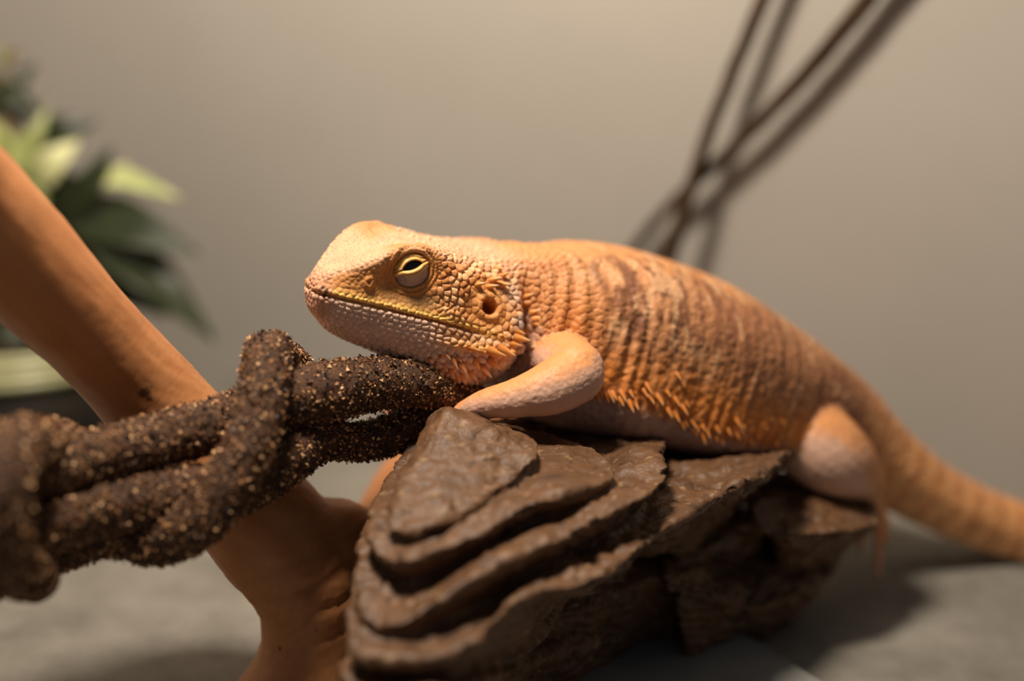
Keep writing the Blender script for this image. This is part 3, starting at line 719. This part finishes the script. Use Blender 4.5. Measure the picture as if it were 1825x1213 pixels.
# ---- eyes
m_eye = mat('eye_dark', srgb(26, 12, 9), 0.06, 0.7)
m_lid = noise_mat('eyelid', [(.35, srgb(214, 160, 84)), (.7, srgb(238, 192, 120))], scale=900, rough=.5, spec=.35, bump=.3, bscale=2200, bdist=.0001)
m_lidg = noise_mat('eyelid_grey', [(.3, srgb(150, 124, 120)), (.7, srgb(206, 180, 168))], scale=420, rough=.45, spec=.4, bump=.3, bscale=1800, bdist=.0001)
m_bead = mat('lid_bead', srgb(240, 204, 122), .45, .4)
ER = .47; EC = EYE - EN * .275
def eye_pt(a, b, R, sgn):
    rho = min(.999 * R, math.hypot(a, b)); h = math.sqrt(max(0, R * R - rho * rho))
    l = EC + a1 * a + a2 * b + EN * h
    return HO - l[0] * HF + l[1] * sgn * HN + l[2] * HU
def bU(a): return .085 + .135 * max(0, 1 - ((a - .01) / .24) ** 2) ** .8
def bL(a): return .075 - .055 * max(0, 1 - ((a - .01) / .24) ** 2) ** .8
for sgn in (1, -1):
    # ball
    n1_, n2_ = 24, 24; Vs = [];
    for i in range(n1_ + 1):
        t = math.pi * i / n1_
        for j in range(n2_):
            p_ = 2 * math.pi * j / n2_; R = ER - .03
            l = EC + R * (math.cos(t) * EN + math.sin(t) * (math.cos(p_) * a1 + math.sin(p_) * a2))
            Vs.append(HO - l[0] * HF + l[1] * sgn * HN + l[2] * HU)
    eo = obj('eye', new_mesh('eye', np.array(Vs), grid_faces(n1_ + 1, n2_)), m_eye, dragon)
    eo['label'] = 'dark glossy half-closed eye'
    A = np.linspace(-.42, .42, 61)
    def lid(name, lo, hi_, bulge, mt, par, nrow=18):
        Vl = []
        for a in A:
            for j in range(nrow):
                t = j / (nrow - 1); b = lo(a) * (1 - t) + hi_(a) * t
                Vl.append(eye_pt(a, b, ER + bulge(t, a), sgn))
        me_ = new_mesh(name, np.array(Vl), grid_faces(61, nrow, False))
        o_ = obj(name, me_, mt, par); md = o_.modifiers.new('s', 'SOLIDIFY'); md.thickness = .02 * CM; md.offset = 0 ; return o_
    out = lambda a: math.sqrt(max(.0, .43 ** 2 - a * a))
    lid('upper_eyelid', bU, lambda a: max(bU(a) + .02, out(a)), lambda t, a: .045 * math.exp(-((t - .12) / .12) ** 2) + .035 * math.exp(-((t - .55) / .2) ** 2) + .0, m_lid, eo)
    rl = lid('lower_eyelid_rim', lambda a: bL(a) - .10, bL, lambda t, a: .045 * math.sin(math.pi * min(1, max(0, t))) + .01, m_lid, eo, 8)
    lid('lower_eyelid', lambda a: min(bL(a) - .11, -out(a)), lambda a: bL(a) - .09, lambda t, a: .012 * math.sin(t * 9) + .0, m_lidg, eo)
    parts_ = []
    for a in np.linspace(-.20, .36, 17):
        q0 = eye_pt(a, bL(a) - .112, ER + .03, sgn)
        ph = np.linspace(0, 2 * math.pi, 8, endpoint=False); vs = [q0 + .027 * np.array([math.sin(t) * math.cos(p_), math.sin(t) * math.sin(p_), math.cos(t)]) for t in np.linspace(.05, math.pi - .05, 5) for p_ in ph]
        parts_.append((np.array(vs), grid_faces(5, 8)))
    Vb, Fb = join(parts_)
    obj('lid_beads', new_mesh('lid_beads', Vb, Fb), m_bead, eo)

# ---- spikes
def spike_mesh(name, k=8):
    Vs, nr_ = [], 6
    prof = [(0, 1.0), (.18, .98), (.4, .80), (.65, .50), (.86, .22), (1.0, .03)]
    for z, r in prof:
        for j in range(k):
            t = 2 * math.pi * j / k; Vs.append((r * math.cos(t) + .25 * z * z, r * math.sin(t), z))
    Fs = grid_faces(nr_, k).tolist() + [list(range((nr_ - 1) * k, nr_ * k))]
    return new_mesh(name, np.array(Vs), Fs, True, 1.0)
def ramp_mat(name, stops, rough=.45):
    m = mat(name, (.5, .5, .5), rough, .35); tc = nd(m, 'ShaderNodeTexCoord'); sx = nd(m, 'ShaderNodeSeparateXYZ'); r = nd(m, 'ShaderNodeValToRGB')
    lk(m, tc.outputs['Generated'], sx.inputs[0]); lk(m, sx.outputs['Z'], r.inputs['Fac']); el_ = r.color_ramp.elements
    while len(el_) < len(stops): el_.new(.5)
    for e_, (p_, cc) in zip(el_, stops): e_.position = p_; e_.color = (*cc, 1)
    lk(m, r.outputs['Color'], bsdf(m).inputs['Base Color']); return m
m_spo = ramp_mat('spike_orange', [(0, srgb(196, 120, 58)), (.5, srgb(226, 156, 80)), (1, srgb(240, 204, 158))])
m_spb = ramp_mat('spike_brown', [(0, srgb(146, 98, 68)), (.4, srgb(218, 142, 84)), (1, srgb(244, 210, 176))])
m_spf = ramp_mat('spike_fringe', [(0, srgb(196, 116, 54)), (.6, srgb(226, 146, 70)), (1, srgb(240, 196, 148))])
m_clw = mat('claw', srgb(36, 24, 18), .35, .4)
def make_sp(name, m): me_ = spike_mesh(name); me_.materials.append(m); return me_
ME_O, ME_B, ME_F, ME_C = make_sp('spike', m_spo), make_sp('spike', m_spb), make_sp('spike', m_spf), make_sp('claw', m_clw)
def place_spike(me_, name, base, tip, r, outn=None):
    base = np.asarray(base); tip = np.asarray(tip); d = tip - base; L = np.linalg.norm(d); z = d / L
    ref = -np.asarray(outn) if outn is not None else np.array([0, 1.0, 0]); x = ref - z * (ref @ z)
    if np.linalg.norm(x) < 1e-3: x = np.array([1.0, 0, 0]) - z * z[0]
    x = unit(x); y = np.cross(z, x); o = bpy.data.objects.new(name, me_); COL.objects.link(o); o.parent = dragon
    M = Matrix(((x[0] * r, y[0] * r, z[0] * L, base[0]), (x[1] * r, y[1] * r, z[1] * L, base[1]), (x[2] * r, y[2] * r, z[2] * L, base[2]), (0, 0, 0, 1)))
    o.matrix_world = Matrix.Scale(CM, 4) @ M
    return o
def crop4(x, y): return 760 + x / 7.583, 540 + y / 7.583
jowl = [(1330, 395, 1530, 430, 0), (1230, 475, 1415, 510, 0), (1130, 550, 1310, 578, 0), (1010, 615, 1215, 715, 0), (880, 655, 1080, 715, 0),
        (1010, 765, 1075, 820, 1), (880, 795, 1010, 905, 0), (755, 880, 885, 1015, 1), (640, 780, 730, 910, 0), (590, 915, 690, 1060, 1), (460, 840, 550, 975, 1), (490, 960, 540, 1100, 1),
        (355, 775, 425, 895, 1), (325, 880, 380, 1035, 1), (395, 985, 390, 1105, 1), (220, 815, 290, 925, 1), (185, 905, 235, 1035, 1), (250, 985, 260, 1095, 1), (115, 825, 150, 920, 1), (60, 755, 90, 820, 1), (175, 725, 210, 810, 1), (275, 710, 330, 765, 1), (765, 960, 800, 1030, 1), (680, 1040, 690, 1105, 1), (20, 845, 40, 910, 1),
        (430, 720, 480, 800, 1), (530, 790, 590, 850, 1), (740, 650, 840, 690, 0), (620, 600, 730, 645, 0), (1240, 400, 1340, 415, 0)]
for bx, by, tx, ty, kd_ in jowl:
    b0 = crop4(bx, by); t0 = crop4(tx, ty); h_ = hit(*b0)
    if h_ is None: continue
    base, nn = h_; dep = base[1] * CP - (base[2] - CAM_H) * SP
    if dep > 35: continue
    L = math.hypot(t0[0] - b0[0], t0[1] - b0[1]) / FPX * dep
    tip = P(t0[0], t0[1], dep + .10 * L) ; d = tip - base
    place_spike(ME_B if kd_ else ME_O, 'spike', base - nn * .05 - d * .25, tip + nn * .02, max(.06, .26 * L + .02), nn)
    # its twin on the far cheek
    lb = tolocal(base - nn * .05 - d * .25); ltp = tolocal(tip)
    place_spike(ME_B if kd_ else ME_O, 'spike', H(lb[0], -lb[1], lb[2]), H(ltp[0], -ltp[1], ltp[2]), max(.06, .26 * L + .02))
def crop1(x, y): return 520 + x / 3.675, 370 + y / 3.675
for bx, by, tx, ty in ((1570, 730, 1668, 724), (1575, 755, 1640, 770), (1560, 690, 1640, 668), (1530, 630, 1610, 606), (1520, 590, 1580, 560), (1350, 505, 1425, 498), (1370, 445, 1425, 432), (1300, 470, 1370, 470), (1330, 400, 1385, 388), (1280, 515, 1345, 516), (1200, 500, 1270, 505)):
    b0 = crop1(bx, by); t0 = crop1(tx, ty); h_ = hit(*b0)
    if h_ is None: continue
    base, nn = h_; dep = base[1] * CP - (base[2] - CAM_H) * SP
    if dep > 37: continue
    L = math.hypot(t0[0] - b0[0], t0[1] - b0[1]) / FPX * dep
    tip = base + (P(t0[0], t0[1], dep) - base) + nn * .10
    place_spike(ME_O, 'spike', base - nn * .05, tip, max(.04, .24 * L + .02), nn)
# little pointed scales standing up on the back of the crown and nape
m_spc = ramp_mat('spike_cream', [(0, srgb(220, 178, 142)), (1, srgb(236, 204, 172))]); ME_P = make_sp('spike', m_spc)
for sd in (1, -1):
    for k in range(30):
        u0 = 2.5 + 2.3 * rng.random(); v0 = .08 + 1.25 * rng.random(); g0 = G(u0, v0, sd); bk = unit(G(u0 + .1, v0, sd) - g0)
        nn = unit(np.cross(bk, G(u0, v0 + .1, sd) - g0)); nn = nn if nn[2] > 0 else -nn
        place_spike(ME_P, 'spike', g0 - nn * .05, g0 + nn * (.06 + .04 * rng.random()) + bk * .10, .05 + .02 * rng.random(), nn)
# fringe along the flanks
kf = 0
for sd in (1, -1):
    for k in range(74 if sd > 0 else 36):
        u0 = 6.6 + (14.8 - 6.6) * (k + .5) / (74 if sd > 0 else 36) + rng.normal(0, .03); v0 = 2.98 + rng.normal(0, .16) + .12 * math.sin(u0 * 2)
        g0 = G(u0, v0, sd); g1 = G(u0 + .1, v0, sd); g2 = G(u0, v0 + .1, sd)
        bk = unit(g1 - g0); dn_ = unit(g2 - g0); nn = unit(np.cross(bk, dn_)); nn = nn if nn[1] * sd < 0 else -nn
        d = unit(bk * .55 + dn_ * .65 + nn * (.55 + .2 * rng.random()))
        L = (.16 + .20 * rng.random()) * (1 - .35 * (u0 > 11.0))
        if u0 > 11.0 and rng.random() < .35: continue
        place_spike(ME_F, 'spike', g0 - nn * .06, g0 + d * L, .058 + .02 * rng.random(), nn)
for t_, d_ in claws:
    place_spike(ME_C, 'claw', t_ - d_ * .05, t_ + d_ * .26, .065)

# ================================================================== PLANT AND POT
m_potp = noise_mat('pot_rim', [(.3, srgb(176, 178, 132)), (.7, srgb(196, 196, 152))], scale=30, rough=.35, spec=.5)
m_potd = noise_mat('pot_body', [(.3, srgb(30, 27, 22)), (.7, srgb(42, 38, 30))], scale=60, rough=.6, spec=.3)
m_soil = noise_mat('potting_soil', [(.3, srgb(28, 20, 14)), (.7, srgb(62, 46, 32))], scale=300, rough=.9, spec=.1, bump=.8, bscale=400, bdist=.002)
pc = P(45, 665, 50.5); pc[2] = 0
pot = thing('plant_pot', 'round plant pot with a pale green ribbed rim and dark body', 'plant pot')
def lathe(prof, k=48):
    Vs = [(pc[0] + r * math.cos(2 * math.pi * j / k), pc[1] + r * math.sin(2 * math.pi * j / k), z) for r, z in prof for j in range(k)]
    Fs = grid_faces(len(prof), k).tolist(); return np.array(Vs), Fs
zt = P(45, 634, 46.6)[2]; zb = P(45, 700, 46.6)[2]
Vp, Fp = lathe([(0.01, 0), (3.1, 0), (3.3, .15), (3.6, zb + .1), (3.4, zb + .1), (3.0, .3), (.01, .3)])
obj('pot_body', new_mesh('pot_body', Vp, Fp), m_potd, pot)
prof = [(3.4, zb)]; nrb = 4
for k in range(nrb * 8 + 1):
    t = k / (nrb * 8); prof.append((3.78 + .10 * abs(math.sin(t * nrb * math.pi)), zb + (zt - zb) * t))
prof += [(3.6, zt), (3.45, zt - .1), (3.4, zb)]
Vp, Fp = lathe(prof); obj('ribbed_rim', new_mesh('ribbed_rim', Vp, Fp), m_potp, pot)
Vp, Fp = lathe([(.01, zt - .25), (1.5, zt - .3), (3.45, zt - .35), (3.4, zb), (.01, zb)]); obj('soil', new_mesh('soil', Vp, Fp), m_soil, pot)
plant = thing('houseplant', 'leafy plant with dark green and cream variegated leaves in the pot', 'plant')
m_leafd = noise_mat('leaf_dark', [(.3, srgb(30, 38, 19)), (.7, srgb(50, 60, 31))], scale=60, rough=.42, spec=.4)
m_leafg = noise_mat('leaf_green', [(.35, srgb(96, 116, 62)), (.55, srgb(150, 160, 96)), (.75, srgb(186, 188, 128))], scale=55, rough=.42, spec=.4)
m_leafp = noise_mat('leaf_cream', [(.32, srgb(150, 166, 98)), (.5, srgb(206, 208, 152)), (.8, srgb(226, 224, 178))], scale=35, rough=.42, spec=.4)
m_stem = noise_mat('plant_stem', [(.3, srgb(92, 72, 44)), (.7, srgb(134, 108, 66))], scale=80, rough=.6)
def leaf_mesh(base, tip, width, sag, nrm, mt):
    base = np.asarray(base); tip = np.asarray(tip); ax = tip - base; L = np.linalg.norm(ax); a = ax / L
    nrm = unit(np.asarray(nrm) - a * (np.asarray(nrm) @ a)); b = np.cross(a, nrm); nu_, nv_ = 19, 9; Vs = []
    for i in range(nu_):
        t = i / (nu_ - 1); w_ = width * (math.sin(math.pi * min(1, t ** .8)) ** .8 * (1 - .35 * t)) + .02
        for j in range(nv_):
            s_ = j / (nv_ - 1) * 2 - 1
            Vs.append(base + a * L * t + b * w_ * s_ + nrm * (sag * math.sin(math.pi * t) + .18 * w_ * abs(s_) * (1 + .4 * math.sin(t * 14)) - sag * .6 * t * t))
    me_ = new_mesh('leaf', np.array(Vs), grid_faces(nu_, nv_, False)); return me_
def add_leaf(bx, by, tx, ty, d0, d1, width, mt, nrm=(.2, -.7, .7), sag=.4):
    o_ = obj('leaf', leaf_mesh(P(bx, by, d0), P(tx, ty, d1), width, sag, nrm, mt), mt, plant)
    md = o_.modifiers.new('s', 'SOLIDIFY'); md.thickness = .03 * CM
root = np.array([pc[0], pc[1] - .3, zt - .5])
stems = [[root, P(30, 560, 50), P(60, 400, 49.5), P(40, 280, 49), P(0, 180, 49), P(15, 110, 49)], [root + [.5, 0, 0], P(110, 560, 49.5), P(150, 440, 49), P(130, 330, 48.5)], [root + [-.5, .3, 0], P(-60, 500, 50), P(-40, 330, 50), P(-60, 200, 50)]]
for sp_ in stems:
    Vs, Fs = tube(np.c_[np.array(sp_), np.linspace(.22, .1, len(sp_))], 10); obj('stem', new_mesh('stem', Vs, Fs), m_stem, plant)
for a in [(140, 400, 385, 600, 48.5, 47.5, 1.05, m_leafd, (.5, -.6, .6)), (110, 375, 350, 445, 48.5, 47, 1.05, m_leafd, (.3, -.8, .5)), (115, 440, 300, 560, 49.2, 48.5, 1.1, m_leafd, (.4, -.7, .4)),
          (130, 320, 318, 345, 48.2, 47.2, .50, m_leafp, (.1, -.6, .8)), (100, 395, 200, 265, 47.6, 47.0, .62, m_leafd, (.5, -.8, .2)), (70, 330, 135, 250, 48.4, 47.9, .62, m_leafp, (.1, -.8, .5)),
          (150, 370, 225, 290, 48.6, 48.2, .5, m_leafp, (-.1, -.7, .7)), (60, 270, 168, 212, 49.6, 49.2, .75, m_leafd, (0, -.8, .5)), (40, 310, 85, 190, 48.6, 48, .32, m_leafg, (.2, -.9, .3)),
          (20, 310, -30, 200, 48.4, 48, .7, m_leafg, (.1, -.9, .3)), (60, 350, 30, 235, 48, 47.5, .6, m_leafg, (-.2, -.9, .3)), (80, 380, 0, 330, 48, 47.5, .6, m_leafg, (0, -.7, .6)),
          (60, 360, 190, 470, 49.6, 49, 1.4, m_leafd, (.3, -.8, .4)), (60, 430, 150, 540, 49.8, 49.4, 1.3, m_leafd, (.3, -.9, .2)), (40, 330, 150, 330, 49.4, 49.0, 1.0, m_leafd, (.1, -.9, .3)), (10, 200, 60, 110, 49.4, 49.4, .4, m_leafd, (.1, -.8, .4)), (0, 210, -60, 120, 49.2, 49, .8, m_leafd, (.1, -.8, .4)),
          (-20, 165, 75, 200, 49.2, 49, .6, m_leafd, (.1, -.8, .5)), (-20, 140, 50, 235, 49.6, 49.4, .5, m_leafd, (.1, -.8, .5)), (15, 115, 38, 92, 49, 49, .22, m_stem, (.1, -.7, .6)), (15, 120, -8, 86, 49, 49, .22, m_leafg, (.1, -.7, .6)), (-60, 300, -130, 420, 49, 48, 1.0, m_leafd, (.1, -.8, .5)), (-50, 400, 20, 520, 49, 48.4, 1.0, m_leafd, (.1, -.8, .5)), (130, 470, 190, 590, 49.6, 49.4, 1.0, m_leafd, (.3, -.8, .4)), (10, 560, 70, 640, 49.6, 49.4, .8, m_leafd, (.3, -.8, .4))]:
    add_leaf(*a)

# ================================================================== BARE STICKS ON THE BACK WALL
def wall_pt(px, py, off):
    """point 'off' cm in front of the back wall"""
    r = P(px, py, 1.0) - np.array([0, 0, CAM_H]); o0 = np.array([WA[0], WA[1], 0]) + np.r_[WN, 0] * off; n3 = np.r_[WN, 0]
    t = ((o0 - np.array([0, 0, CAM_H])) @ n3) / (r @ n3); return np.array([0, 0, CAM_H]) + r * t
m_stick = noise_mat('stick_bark', [(.3, srgb(46, 34, 23)), (.7, srgb(76, 57, 39))], scale=120, rough=.75, spec=.2, bump=.4, bscale=300, bdist=.0008)
def stick(rows, label):
    q = [np.r_[wall_pt(a, b, o), r] for a, b, o, r in rows]
    e_ = q[-1].copy(); f_2 = q[-2]; d = (e_ - f_2)[:3]; t = (0.25 - e_[2]) / d[2]; e3 = e_.copy(); e3[:3] = e_[:3] + d * t * .9; e3[2] = .25
    Vs, Fs = tube(np.array(q + [e3]), 14); Nn = Vs
    Vs = Vs + .03 * np.stack([fbm(Vs * 1.2, 3, 2), fbm(Vs * 1.2, 4, 2), fbm(Vs * 1.2, 5, 2)], 1)
    tag(obj('bare_stick', new_mesh('bare_stick', Vs, Fs), m_stick), label, 'stick')
stick([(1440, -190, .9, .26), (1360, 0, 1.0, .235), (1310, 120, 1.1, .22), (1262, 240, 1.3, .21), (1238, 315, 1.5, .22), (1210, 400, 1.6, .24), (1190, 470, 1.7, .25)], 'thin dark bare stick, the steeper of the two crossing on the wall')
stick([(1700, -190, .8, .30), (1545, 0, .8, .28), (1455, 110, .8, .26), (1360, 210, .8, .24), (1270, 296, .8, .20), (1215, 345, .75, .19), (1160, 405, .7, .19), (1118, 460, .7, .19)], 'thin brown bare stick, the more slanting of the two crossing on the wall')
